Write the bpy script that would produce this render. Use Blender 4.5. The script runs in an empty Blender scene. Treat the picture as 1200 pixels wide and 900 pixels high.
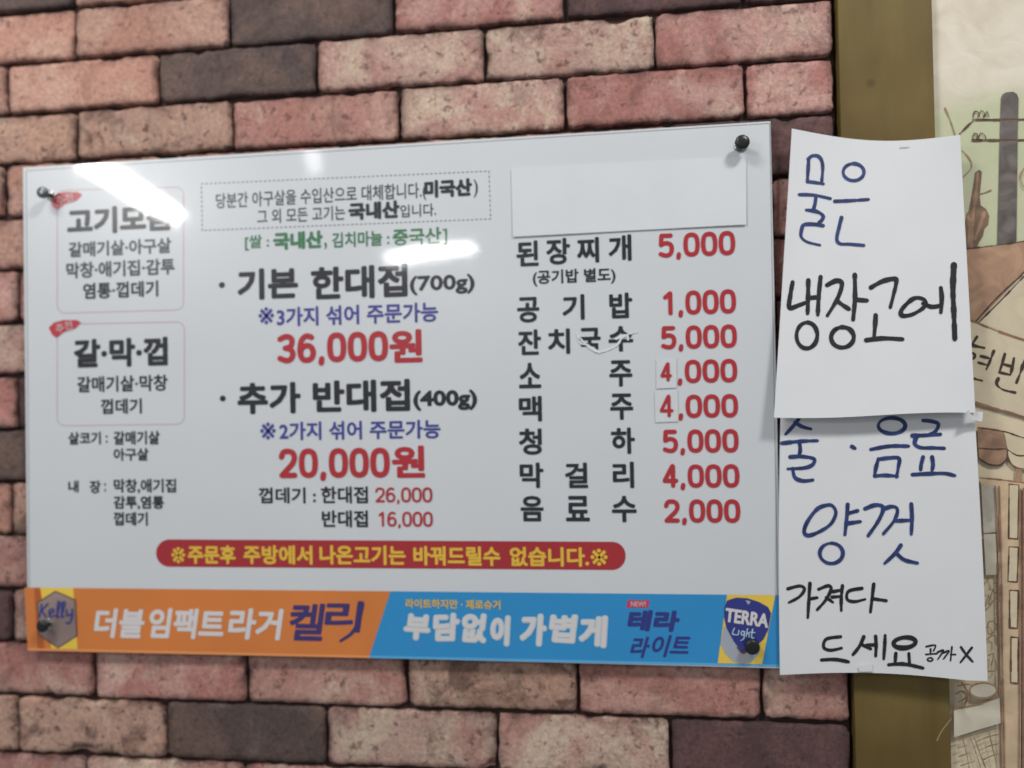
import bpy, bmesh, math, random
from mathutils import Vector, Matrix, noise
S = bpy.context.scene
COL = S.collection
random.seed(7)

# ------------------------------------------------------------------ camera
F_PX, CX, CY = 1000.0, 600.0, 450.0              # focal length in px of a 1200 px wide frame
CAM = Vector((0.7453969, -0.9606223, 0.3013181))
YAW, PITCH, ROLL = -0.1411812, 0.0138717, -0.0187404
_fw = Vector((math.sin(YAW)*math.cos(PITCH), math.cos(YAW)*math.cos(PITCH), math.sin(PITCH)))
_ri = Vector((math.cos(YAW), -math.sin(YAW), 0)); _up = _ri.cross(_fw)
R_ = _ri*math.cos(ROLL) + _up*math.sin(ROLL); U_ = -_ri*math.sin(ROLL) + _up*math.cos(ROLL)
cd = bpy.data.cameras.new('camera'); cam = bpy.data.objects.new('camera', cd); COL.objects.link(cam)
cam.matrix_world = Matrix(((R_.x, U_.x, -_fw.x, CAM.x), (R_.y, U_.y, -_fw.y, CAM.y), (R_.z, U_.z, -_fw.z, CAM.z), (0, 0, 0, 1)))
cd.sensor_width = 36; cd.lens = 36*F_PX/1200; cd.clip_start = 0.01; cd.clip_end = 100
cd.dof.use_dof = True; cd.dof.focus_distance = 0.86; cd.dof.aperture_fstop = 1.75
S.camera = cam

def ray(px, py):
    return _fw*F_PX + R_*(px-CX) - U_*(py-CY)
def W(px, py, y=0.0):
    """point of the wall plane at depth y that the survey of the photograph puts at px, py"""
    d = ray(px, py); return CAM + d*((y-CAM.y)/d.y)

# ------------------------------------------------------------------ world, lamps, exposure
w = bpy.data.worlds.new('World'); S.world = w; w.use_nodes = True
w.node_tree.nodes['Background'].inputs[0].default_value = (0.92, 0.95, 1.0, 1)
w.node_tree.nodes['Background'].inputs[1].default_value = 0.20
S.view_settings.view_transform = 'Standard'; S.view_settings.look = 'None'
S.view_settings.exposure = 0.16; S.view_settings.gamma = 1.0

def lamp(name, loc, target, sx, sy, power, color=(1, .97, .93), spin=0):
    l = bpy.data.lights.new(name, 'AREA'); l.shape = 'RECTANGLE'; l.size = sx; l.size_y = sy
    l.energy = power; l.color = color
    o = bpy.data.objects.new(name, l); COL.objects.link(o); o.location = loc
    o.rotation_euler = (Vector(target)-Vector(loc)).to_track_quat('-Z', 'Y').to_euler()
    return o
lamp('ceiling_lamp', (1.75, -1.25, 2.0), (0.7, 0, .3), 0.40, 0.22, 25, (1, .975, .95))
lamp('ceiling_lamp', (-0.45, -1.30, 1.95), (0.15, 0, .45), 0.7, 0.3, 19, (1, .97, .94))

def tube_lamp(p0, p1, thick_px, dist, radiance):
    """a fluorescent tube back in the room, seen mirrored in the glossy board"""
    pts = []
    for p in (p0, p1):
        h = W(*p); d = ray(*p).normalized(); pts.append(h + Vector((d.x, -d.y, d.z))*dist)
    a, b = pts; mid = (a+b)/2; L = (b-a).length; th = thick_px*(dist+1.0)/F_PX
    l = bpy.data.lights.new('tube_lamp', 'AREA'); l.shape = 'RECTANGLE'; l.size = L; l.size_y = th
    l.energy = radiance*math.pi*L*th; l.color = (1, .98, .96)
    o = bpy.data.objects.new('tube_lamp', l); COL.objects.link(o)
    z = (mid - Vector((.45, 0, .3))).normalized()       # -Z looks at the board
    x = (b-a).normalized(); x = (x - z*x.dot(z)).normalized(); yv = z.cross(x)
    o.matrix_world = Matrix(((x.x, yv.x, z.x, mid.x), (x.y, yv.y, z.y, mid.y), (x.z, yv.z, z.z, mid.z), (0, 0, 0, 1)))
tube_lamp((460, 307), (556, 295), 8, 4.0, 60)
tube_lamp((92, 180), (206, 254), 18, 2.6, 105)
tube_lamp((361, 172), (362, 196), 4, 4.0, 40)

# ------------------------------------------------------------------ materials
def node_mat(name):
    m = bpy.data.materials.new(name); m.use_nodes = True
    nt = m.node_tree; return m, nt, nt.nodes['Principled BSDF']
def N(nt, t, **kw):
    n = nt.nodes.new(t)
    for k, v in kw.items():
        if k in n.inputs: n.inputs[k].default_value = v
        else: setattr(n, k, v)
    return n
def ramp(nt, fac, stops):
    r = nt.nodes.new('ShaderNodeValToRGB'); e = r.color_ramp.elements
    while len(e) < len(stops): e.new(0.5)
    for i, (p, c) in enumerate(stops):
        e[i].position = p; e[i].color = (*c, 1) if len(c) == 3 else c
    nt.links.new(fac, r.inputs[0]); return r.outputs[0]
def mix(nt, fac, a, b, mode='MIX'):
    m = nt.nodes.new('ShaderNodeMix'); m.data_type = 'RGBA'; m.blend_type = mode
    for sock, v in ((m.inputs['Factor'], fac), (m.inputs[6], a), (m.inputs[7], b)):
        if hasattr(v, 'links') or hasattr(v, 'is_output'): nt.links.new(v, sock)
        else: sock.default_value = v if isinstance(v, (int, float)) else (*v, 1)
    return m.outputs[2]
def srgb(r, g, b):
    f = lambda c: (c/255/12.92) if c/255 <= .04045 else ((c/255+.055)/1.055)**2.4
    return (f(r), f(g), f(b))

def print_mat(name, col, vary=0.03):
    """ink under the glossy acrylic face of the board"""
    m, nt, b = node_mat(name)
    g = N(nt, 'ShaderNodeNewGeometry')
    n1 = N(nt, 'ShaderNodeTexNoise', Scale=9.0, Detail=3.0); nt.links.new(g.outputs['Position'], n1.inputs['Vector'])
    c = ramp(nt, n1.outputs['Fac'], [(.3, tuple(x*(1-vary) for x in col)), (.7, tuple(min(1, x*(1+vary)) for x in col))])
    nt.links.new(c, b.inputs['Base Color'])
    b.inputs['Roughness'].default_value = 0.29; b.inputs['Coat Weight'].default_value = 1.0
    b.inputs['Coat Roughness'].default_value = 0.065
    n2 = N(nt, 'ShaderNodeTexNoise', Scale=5.0, Detail=1.5); nt.links.new(g.outputs['Position'], n2.inputs['Vector'])
    bp = N(nt, 'ShaderNodeBump', Strength=0.16, Distance=0.006); nt.links.new(n2.outputs['Fac'], bp.inputs['Height'])
    n3 = N(nt, 'ShaderNodeTexNoise', Scale=14.0, Detail=6.0, Roughness=.7, Distortion=1.5); nt.links.new(g.outputs['Position'], n3.inputs['Vector'])
    nt.links.new(ramp(nt, n3.outputs['Fac'], [(.40, (.035,)*3), (.68, (.075,)*3)]), b.inputs['Coat Roughness'])
    nt.links.new(bp.outputs[0], b.inputs['Coat Normal']); nt.links.new(bp.outputs[0], b.inputs['Normal'])
    return m
P = {
 'white': print_mat('board_white_print', (.66, .70, .73), .015),
 'black': print_mat('black_print', (.018, .019, .026)),
 'thin': print_mat('dark_grey_print', (.05, .054, .066)),
 'grey': print_mat('pale_grey_print', (.20, .20, .22)),
 'red': print_mat('red_print', (.45, .026, .036)),
 'banner': print_mat('crimson_print', (.40, .022, .03)),
 'blue': print_mat('blue_print', (.055, .06, .30)),
 'green': print_mat('green_print', (.04, .20, .085)),
 'pink': print_mat('pink_line_print', (.62, .40, .42)),
 'yellow': print_mat('yellow_print', (.80, .52, .05)),
 'orange': print_mat('orange_print', (.70, .215, .042), .06),
 'orange2': print_mat('deep_orange_print', (.50, .11, .02), .06),
 'orange_edge': print_mat('orange_edge_highlight', (.85, .33, .10)),  # lighter orange: highlight of the acrylic edge put into the colour
 'sky': print_mat('sky_blue_print', (.022, .29, .64), .05),
 'sky_edge': print_mat('blue_edge_highlight', (.10, .44, .78)),  # lighter blue, same painted edge highlight
 'navy': print_mat('navy_print', (.045, .03, .16)),
 'navy2': print_mat('royal_navy_print', (.025, .035, .24)),
 'adwhite': print_mat('ad_white_print', (.72, .70, .70)),
 'adpale': print_mat('ad_pale_blue_print', (.50, .68, .80)),
 'canyellow': print_mat('label_yellow_print', (.88, .62, .07), .10),
 'silver': print_mat('label_silver_print', (.42, .46, .52), .2),
 'hex': print_mat('label_taupe_print', (.30, .22, .20), .5),
 'hexline': print_mat('label_brown_print', (.13, .07, .06)),
 'tag': print_mat('tag_red_print', (.52, .04, .06)),
 'new': print_mat('tag_magenta_print', (.60, .04, .10)),
}
def plain_mat(name, col, rough=.6, metal=0.0, spec=.5, vary=.06, scale=60, bump=.0):
    m, nt, b = node_mat(name)
    g = N(nt, 'ShaderNodeTexCoord')
    n1 = N(nt, 'ShaderNodeTexNoise', Scale=scale, Detail=4.0); nt.links.new(g.outputs['Object'], n1.inputs['Vector'])
    c = ramp(nt, n1.outputs['Fac'], [(.3, tuple(x*(1-vary) for x in col)), (.7, tuple(min(1, x*(1+vary)) for x in col))])
    nt.links.new(c, b.inputs['Base Color'])
    b.inputs['Roughness'].default_value = rough; b.inputs['Metallic'].default_value = metal
    b.inputs['Specular IOR Level'].default_value = spec
    if bump:
        bp = N(nt, 'ShaderNodeBump', Strength=bump, Distance=.001); nt.links.new(n1.outputs['Fac'], bp.inputs['Height'])
        nt.links.new(bp.outputs[0], b.inputs['Normal'])
    return m
PAPER = plain_mat('note_paper', (.74, .755, .775), .75, vary=.02, scale=14, bump=.08)
PATCH = plain_mat('patch_paper', (.675, .71, .735), .7, vary=.02, scale=20, bump=.12)
STICK = plain_mat('sticker_paper', (.665, .70, .728), .35, vary=.02)
TAPE = plain_mat('matt_tape', (.77, .785, .80), .3, vary=.03)
MARK_BLUE = plain_mat('blue_marker', (.022, .045, .16), .5, vary=.35, scale=120)
MARK_BLACK = plain_mat('black_marker', (.016, .016, .02), .5, vary=.3, scale=120)
SCREW_BLACK = plain_mat('black_screw_cap', (.012, .013, .013), .35)
STEEL = plain_mat('screw_steel', (.55, .56, .55), .22, metal=1.0)

def brick_mat(name, base, alt, dark, cream, dark_amt, cream_amt):
    m, nt, b = node_mat(name); L = nt.links.new
    g = N(nt, 'ShaderNodeNewGeometry'); oi = N(nt, 'ShaderNodeObjectInfo')
    off = N(nt, 'ShaderNodeVectorMath', operation='SCALE'); L(oi.outputs['Random'], off.inputs['Scale']); off.inputs[0].default_value = (17, 31, 23)
    add = N(nt, 'ShaderNodeVectorMath', operation='ADD'); L(g.outputs['Position'], add.inputs[0]); L(off.outputs[0], add.inputs[1])
    v = add.outputs[0]
    def ns(scale, det, rough=.6, dist=0.0):
        n = N(nt, 'ShaderNodeTexNoise', Scale=scale, Detail=det, Roughness=rough, Distortion=dist); L(v, n.inputs['Vector']); return n.outputs['Fac']
    c = mix(nt, ramp(nt, ns(9, 4, .6, .8), [(.43, (0, 0, 0)), (.57, (1, 1, 1))]), base, alt)
    c = mix(nt, ramp(nt, ns(9.5, 7, .70, .9), [(.59-.10*cream_amt, (0, 0, 0)), (.70-.08*cream_amt, (cream_amt*.9,)*3)]), c, cream)
    c = mix(nt, ramp(nt, ns(22, 8, .66, .6), [(.585-.07*dark_amt, (0, 0, 0)), (.69-.07*dark_amt, (.65*dark_amt,)*3)]), c, dark)
    c = mix(nt, ramp(nt, ns(95, 5, .6, .4), [(.58, (0, 0, 0)), (.66, (.35+.4*dark_amt,)*3)]), c, dark)
    at = N(nt, 'ShaderNodeAttribute', attribute_name='edge_tone')  # darker tone towards the brick's edges, broken up by noise
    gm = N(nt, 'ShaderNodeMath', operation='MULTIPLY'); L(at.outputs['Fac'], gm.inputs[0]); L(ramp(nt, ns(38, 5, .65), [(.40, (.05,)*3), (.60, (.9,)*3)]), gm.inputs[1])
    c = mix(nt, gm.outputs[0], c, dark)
    c = mix(nt, .6, c, ramp(nt, ns(210, 5, .8), [(.3, (.22,)*3), (.7, (.82,)*3)]), 'OVERLAY')
    hsv = N(nt, 'ShaderNodeHueSaturation'); L(c, hsv.inputs['Color'])
    mr = N(nt, 'ShaderNodeMapRange'); L(oi.outputs['Random'], mr.inputs[0]); mr.inputs[3].default_value = .86; mr.inputs[4].default_value = 1.12
    L(mr.outputs[0], hsv.inputs['Value']); L(hsv.outputs[0], b.inputs['Base Color'])
    b.inputs['Roughness'].default_value = .78; b.inputs['Specular IOR Level'].default_value = .35
    b1 = N(nt, 'ShaderNodeBump', Strength=.55, Distance=.0025); L(ns(45, 8, .65, .6), b1.inputs['Height'])
    b2 = N(nt, 'ShaderNodeBump', Strength=.6, Distance=.0010); L(ns(260, 4, .7), b2.inputs['Height']); L(b1.outputs[0], b2.inputs['Normal'])
    L(b2.outputs[0], b.inputs['Normal'])
    return m
CR = (.60, .47, .36)
DK = (.07, .034, .030)
BM = {
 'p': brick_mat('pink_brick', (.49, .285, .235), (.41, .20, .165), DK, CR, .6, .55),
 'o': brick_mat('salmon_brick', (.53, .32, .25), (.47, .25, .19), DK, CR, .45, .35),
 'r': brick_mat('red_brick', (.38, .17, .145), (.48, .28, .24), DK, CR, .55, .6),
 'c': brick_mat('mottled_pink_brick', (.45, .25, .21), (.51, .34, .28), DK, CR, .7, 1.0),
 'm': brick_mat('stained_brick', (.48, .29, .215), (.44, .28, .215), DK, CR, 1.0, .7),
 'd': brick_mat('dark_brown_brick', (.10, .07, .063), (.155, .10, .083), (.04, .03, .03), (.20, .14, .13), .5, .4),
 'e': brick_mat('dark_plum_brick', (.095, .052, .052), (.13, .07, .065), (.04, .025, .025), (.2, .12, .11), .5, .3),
}
MORTAR = plain_mat('dark_mortar', (.045, .024, .02), .9, vary=.35, scale=40, bump=.6)

# olive painted timber
WOOD, nt, b = node_mat('olive_wood'); L = nt.links.new
tc = N(nt, 'ShaderNodeNewGeometry'); mp = N(nt, 'ShaderNodeMapping'); mp.inputs['Scale'].default_value = (1, 1, .18); L(tc.outputs['Position'], mp.inputs[0])
n1 = N(nt, 'ShaderNodeTexNoise', Scale=22.0, Detail=6.0, Distortion=.5); L(mp.outputs[0], n1.inputs['Vector'])
n2 = N(nt, 'ShaderNodeTexNoise', Scale=6.0, Detail=3.0); L(tc.outputs['Position'], n2.inputs['Vector'])
n3 = N(nt, 'ShaderNodeTexVoronoi', Scale=17.0); L(tc.outputs['Position'], n3.inputs['Vector'])
c = ramp(nt, n1.outputs['Fac'], [(.3, (.130, .094, .030)), (.7, (.205, .150, .048))])
c = mix(nt, ramp(nt, n2.outputs['Fac'], [(.46, (0, 0, 0)), (.66, (.55, .55, .55))]), c, (.105, .062, .020))
c = mix(nt, ramp(nt, n3.outputs['Distance'], [(.05, (.8, .8, .8)), (.13, (0, 0, 0))]), c, (.05, .028, .012))
L(c, b.inputs['Base Color']); b.inputs['Roughness'].default_value = .6; b.inputs['Specular IOR Level'].default_value = .25
bp = N(nt, 'ShaderNodeBump', Strength=.15, Distance=.002); L(n1.outputs['Fac'], bp.inputs['Height']); L(bp.outputs[0], b.inputs['Normal'])

# cream wall paint of the mural with its green wash
PLASTER, nt, b = node_mat('cream_mural_plaster'); L = nt.links.new
tc = N(nt, 'ShaderNodeNewGeometry'); sep = N(nt, 'ShaderNodeSeparateXYZ'); L(tc.outputs['Position'], sep.inputs[0])
n1 = N(nt, 'ShaderNodeTexNoise', Scale=28.0, Detail=6.0, Distortion=.8); L(tc.outputs['Position'], n1.inputs['Vector'])
n2 = N(nt, 'ShaderNodeTexNoise', Scale=9.0, Detail=4.0); L(tc.outputs['Position'], n2.inputs['Vector'])
c = ramp(nt, n1.outputs['Fac'], [(.28, (.62, .55, .43)), (.6, (.74, .68, .56))])
lo = ramp(nt, sep.outputs['Z'], [(.30, (1, 1, 1)), (.45, (0, 0, 0))])
c = mix(nt, lo, c, mix(nt, n2.outputs['Fac'], (.80, .69, .48), (.62, .53, .38)))
def smooth(z0, z1, jitter=.06):
    a = N(nt, 'ShaderNodeMath', operation='MULTIPLY_ADD'); L(n2.outputs['Fac'], a.inputs[0]); a.inputs[1].default_value = jitter; L(sep.outputs['Z'], a.inputs[2])
    m_ = N(nt, 'ShaderNodeMapRange'); m_.interpolation_type = 'SMOOTHSTEP'; L(a.outputs[0], m_.inputs[0]); m_.inputs[1].default_value = z0; m_.inputs[2].default_value = z1
    return m_.outputs[0]
up_ = smooth(.665, .625); dn_ = smooth(.42, .46)
mu = N(nt, 'ShaderNodeMath', operation='MULTIPLY'); L(up_, mu.inputs[0]); L(dn_, mu.inputs[1])
mv = N(nt, 'ShaderNodeMath', operation='MULTIPLY'); L(mu.outputs[0], mv.inputs[0]); L(ramp(nt, n1.outputs['Fac'], [(.2, (.45,)*3), (.6, (.95,)*3)]), mv.inputs[1])
c = mix(nt, mv.outputs[0], c, (.50, .545, .34))
L(c, b.inputs['Base Color']); b.inputs['Roughness'].default_value = .8
bp = N(nt, 'ShaderNodeBump', Strength=.35, Distance=.003); L(n1.outputs['Fac'], bp.inputs['Height']); L(bp.outputs[0], b.inputs['Normal'])

def wash(name, col, dark=.45):
    m, nt, b = node_mat(name)
    g = N(nt, 'ShaderNodeNewGeometry')
    n1 = N(nt, 'ShaderNodeTexNoise', Scale=40.0, Detail=6.0, Distortion=1.0); nt.links.new(g.outputs['Position'], n1.inputs['Vector'])
    c = ramp(nt, n1.outputs['Fac'], [(.3, tuple(x*(1-dark) for x in col)), (.65, col)])
    nt.links.new(c, b.inputs['Base Color']); b.inputs['Roughness'].default_value = .8
    return m
MUR = {'pole': wash('painted_grey_brown', (.19, .165, .155), .65), 'roof': wash('painted_roof_brown', (.50, .31, .20), .4),
       'tree': wash('painted_bark_brown', (.27, .18, .12), .5), 'ink': wash('painted_dark_line', (.17, .085, .06), .8),
       'fine': wash('painted_fine_line', (.38, .26, .16), .4), 'sign': wash('painted_sign_cream', (.68, .59, .42), .12),
       'beam': wash('painted_beam_tan', (.72, .54, .35), .25), 'pane': wash('painted_pane_cream', (.72, .62, .43), .15),
       'grey': wash('painted_grey_wash', (.62, .58, .48), .35), 'awn': wash('painted_awning_brown', (.46, .28, .18), .5),
       'white': wash('painted_off_white', (.68, .63, .50), .2), 'rust': wash('painted_rust', (.36, .20, .13), .5),
       'letter': wash('painted_letter_black', (.06, .04, .03), .3)}

# ------------------------------------------------------------------ object helpers
def link(name, me, mat, parent=None, smooth=False):
    if mat: me.materials.append(mat)
    if smooth: me.polygons.foreach_set('use_smooth', [(smooth is True or i < smooth) for i in range(len(me.polygons))])
    o = bpy.data.objects.new(name, me); COL.objects.link(o)
    if parent:
        o.parent = parent; o.matrix_parent_inverse = Matrix.Translation(-parent.location)
    return o
def raw(verts, faces, name='m'):
    me = bpy.data.meshes.new(name); me.from_pydata([tuple(v) for v in verts], [], faces); me.update(); return me
def thing(name, loc, label, cat, group=None):
    o = bpy.data.objects.new(name, None); COL.objects.link(o); o.location = loc; o.empty_display_size = .05
    o['label'] = label; o['category'] = cat
    if group: o['group'] = group
    return o
def box(x0, x1, y0, y1, z0, z1, bevel=0.0, seg=2):
    bm = bmesh.new(); bmesh.ops.create_cube(bm, size=1)
    for v in bm.verts:
        v.co = Vector((x0+(v.co.x+.5)*(x1-x0), y0+(v.co.y+.5)*(y1-y0), z0+(v.co.z+.5)*(z1-z0)))
    if bevel: bmesh.ops.bevel(bm, geom=bm.edges[:], offset=bevel, segments=seg, affect='EDGES', profile=.5)
    me = bpy.data.meshes.new('m'); bm.to_mesh(me); bm.free(); return me
FLAT = lambda y: (lambda px, py: W(px, py, y))
def poly(name, pts, y, mat, parent, jig=0.0, surf=None):
    """flat printed or painted area, outline given as surveyed points"""
    vs = [(surf or FLAT(y))(*p) for p in pts]
    bm = bmesh.new(); bv = [bm.verts.new(v) for v in vs]; f = bm.faces.new(bv); bm.normal_update()
    if f.normal.y > 0: f.normal_flip()
    bmesh.ops.triangulate(bm, faces=[f])
    me = bpy.data.meshes.new('m'); bm.to_mesh(me); bm.free()
    return link(name, me, mat, parent)
def catmull(pts, k=5):
    if len(pts) < 3: 
        a, b2 = pts[0], pts[-1]
        return [(a[0]+(b2[0]-a[0])*i/4, a[1]+(b2[1]-a[1])*i/4) for i in range(5)]
    out = []; closed = pts[0] == pts[-1]; n = len(pts)
    for i in range(n-1):
        p0 = pts[i-1] if i else (pts[-2] if closed else pts[0]); p1, p2 = pts[i], pts[i+1]
        p3 = pts[i+2] if i+2 < n else (pts[1] if closed else pts[-1])
        for j in range(k):
            t = j/k
            out.append(tuple(.5*((2*p1[c])+(-p0[c]+p2[c])*t+(2*p0[c]-5*p1[c]+4*p2[c]-p3[c])*t*t+(-p0[c]+3*p1[c]-3*p2[c]+p3[c])*t**3) for c in (0, 1)))
    out.append(pts[-1]); return out
def strokes_mesh(lines, width, surf, lift0=0.0, smooth=True, wob=.18, taper=True):
    """brush or pen strokes: round-ended ribbons laid on a surface, each a hair above the one before"""
    V, Fc = [], []
    seed = random.random()*100; lift = lift0
    for ln in lines:
        wd = width
        if isinstance(ln, tuple) and isinstance(ln[0], list): ln, wd = ln
        pts = catmull(ln) if smooth else list(ln)
        if smooth is False and len(pts) == 1: pts = pts*2
        n = len(pts)
        for i, p in enumerate(pts):
            # disc at every joint keeps the stroke round
            k = 1+wob*noise.noise((p[0]*.12+seed, p[1]*.12, i*.02))
            if taper and n > 3: k *= 1.08 - .25*(i/(n-1))**3
            r = wd*k/2
            base = len(V); lift += 4e-7
            for a in range(10):
                an = a*math.pi*2/10; q = surf(p[0]+math.cos(an)*r, p[1]+math.sin(an)*r)
                V.append(Vector(q)+Vector((0, -lift, 0)))
            Fc.append(tuple(range(base, base+10)))
            if i < n-1:
                p2 = pts[i+1]; dx, dy = p2[0]-p[0], p2[1]-p[1]; d = math.hypot(dx, dy)
                if d < 1e-6: continue
                nx, ny = -dy/d*r, dx/d*r; base = len(V); lift += 4e-7
                for q in ((p[0]+nx, p[1]+ny), (p[0]-nx, p[1]-ny), (p2[0]-nx, p2[1]-ny), (p2[0]+nx, p2[1]+ny)):
                    V.append(Vector(surf(*q))+Vector((0, -lift, 0)))
                Fc.append((base, base+1, base+2, base+3))
    me = raw(V, Fc)
    bm = bmesh.new(); bm.from_mesh(me)
    for f in bm.faces:
        f.normal_update()
        if f.normal.y > 0: f.normal_flip()
    bm.to_mesh(me); bm.free()
    return me
def ell(cx, cy, rx, ry, tilt=0.0, n=9):
    out = []
    for i in range(n):
        a = -math.pi/2 + 2*math.pi*i/n; x, y = rx*math.cos(a), ry*math.sin(a)
        out.append((cx+x*math.cos(tilt)-y*math.sin(tilt), cy+x*math.sin(tilt)+y*math.cos(tilt)))
    out.append(out[0]); return out

_cache = {}
def glyphs(s):
    if s not in _cache:
        cu = bpy.data.curves.new('lettering', 'FONT'); cu.body = s; cu.size = 1; cu.resolution_u = 3
        o = bpy.data.objects.new('lettering', cu); COL.objects.link(o); bpy.context.view_layer.update()
        me = bpy.data.meshes.new_from_object(o.evaluated_get(bpy.context.evaluated_depsgraph_get()))
        vs = [tuple(v.co) for v in me.vertices]; fs = [tuple(p.vertices) for p in me.polygons]
        bpy.data.objects.remove(o); bpy.data.curves.remove(cu); bpy.data.meshes.remove(me)
        x0 = min(v[0] for v in vs); x1 = max(v[0] for v in vs); y0 = min(v[1] for v in vs); y1 = max(v[1] for v in vs)
        _cache[s] = (vs, fs, x0, x1, y0, y1)
    return _cache[s]
def text(name, items, mat, parent, bold=.0, y=-.0004, slant=0.0, rot=0.0, label=None, ncopy=10):
    """items: (string, left, top, right, bottom) in survey pixels; bold in survey pixels of extra half-width"""
    V, Fc = [], []
    bold0 = bold
    for (s, x0, y0, x1, y1) in items:
        bold = .25 if s == '※' else bold0
        vs, fs, gx0, gx1, gy0, gy1 = glyphs(s)
        cx, cy = (x0+x1)/2, (y0+y1)/2
        c = W(cx, cy, y)
        ca, sa = math.cos(rot), math.sin(rot)
        wd = (W(x1, cy, y)-W(x0, cy, y)).length; ht = (W(cx, y0, y)-W(cx, y1, y)).length
        e = bold*ht/(y1-y0)
        sx = (wd-2*e)/max(gx1-gx0, 1e-6); sz = (ht-2*e)/max(gy1-gy0, 1e-6)
        offs = [(0, 0)]
        if e: 
            offs += [(e*math.cos(2*math.pi*k/ncopy), e*math.sin(2*math.pi*k/ncopy)) for k in range(ncopy)]
            if bold > 1.3: offs += [(e*.5*math.cos(2*math.pi*k/6), e*.5*math.sin(2*math.pi*k/6)) for k in range(6)]
        for k, (ox, oz) in enumerate(offs):
            b0 = len(V)
            for (vx, vy, _) in vs:
                lx = (vx-(gx0+gx1)/2)*sx; lz = (vy-(gy0+gy1)/2)*sz
                lx += slant*lz
                lx, lz = lx*ca-lz*sa+ox, lx*sa+lz*ca+oz
                V.append((c.x+lx, y-k*6e-6, c.z+lz))
            Fc += [tuple(i+b0 for i in f) for f in fs]
    me = raw(V, Fc)
    bm = bmesh.new(); bm.from_mesh(me)
    for f in bm.faces:
        if f.normal.y > 0: f.normal_flip()
    bm.to_mesh(me); bm.free()
    o = link(name, me, mat, parent); o['kind'] = 'stuff' if False else o.get('kind', '') or 'print'
    del o['kind']
    if label: o['label'] = label
    return o

DIG = {
 '0': [[(.5, 0), (.86, .08), (1, .32), (1, .68), (.86, .92), (.5, 1), (.14, .92), (0, .68), (0, .32), (.14, .08), (.5, 0)]],
 '1': [[(.22, .2), (.68, 0)], [(.68, 0), (.68, 1)]],
 '2': [[(0, .24), (.14, .05), (.5, 0), (.87, .07), (1, .28), (.84, .52), (.4, .78), (.02, 1)], [(.02, 1), (1, 1)]],
 '3': [[(.02, .1), (.5, 0), (.88, .08), (.94, .26), (.8, .43), (.42, .48)], [(.42, .48), (.85, .55), (1, .74), (.86, .93), (.5, 1), (0, .9)]],
 '4': [[(.66, 0), (.02, .72)], [(.02, .74), (1, .74)], [(.74, .40), (.74, 1)], [(.66, 0), (.74, .0), (.74, .45)]],
 '5': [[(.92, 0), (.12, 0)], [(.12, 0), (.07, .44)], [(.07, .46), (.5, .37), (.9, .46), (1, .68), (.87, .92), (.5, 1), (.02, .92)]],
 '6': [[(.88, .06), (.5, 0), (.13, .16), (0, .5), (.02, .76), (.18, .95), (.5, 1), (.85, .93), (1, .7), (.85, .47), (.5, .40), (.14, .5), (.02, .68)]],
 ',': [[(.5, .96), (.42, 1.13)]]}
def digits(name, s, x0, y0, x1, y1, mat, parent, wd, y=-.0005):
    """rounded bold price figures; y1 counts the tail of the comma"""
    hasc = ',' in s; cells = [.46 if c == ',' else 1.0 for c in s]; p = (x1-x0)/sum(cells)
    hd = (y1-y0)*(.865 if hasc else 1.0); cx, cy = (x0+x1)/2, (y0+y1)/2; c = W(cx, cy, y)
    kx = (W(x1, cy, y)-W(x0, cy, y)).length/(x1-x0); ky = (W(cx, y0, y)-W(cx, y1, y)).length/(y1-y0)
    surf = lambda u, v: Vector((c.x+(u-cx)*kx, y, c.z-(v-cy)*ky))
    lines = []; x = x0
    for ch, cw in zip(s, cells):
        w_ = p*cw; gx0 = x+p*.045+wd/2; gw = w_-p*.09-wd
        if ch == ',': gx0 = x+w_*.1; gw = w_*.8
        for st_ in DIG[ch]:
            st_ = catmull(st_, 5) if len(st_) > 2 else st_
            lines.append([(gx0+a*gw, y0+wd/2+b2*(hd-wd)) for a, b2 in st_])
        x += w_
    return link(name, strokes_mesh(lines, wd, surf, smooth=False, wob=0, taper=False), mat, parent)

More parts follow.
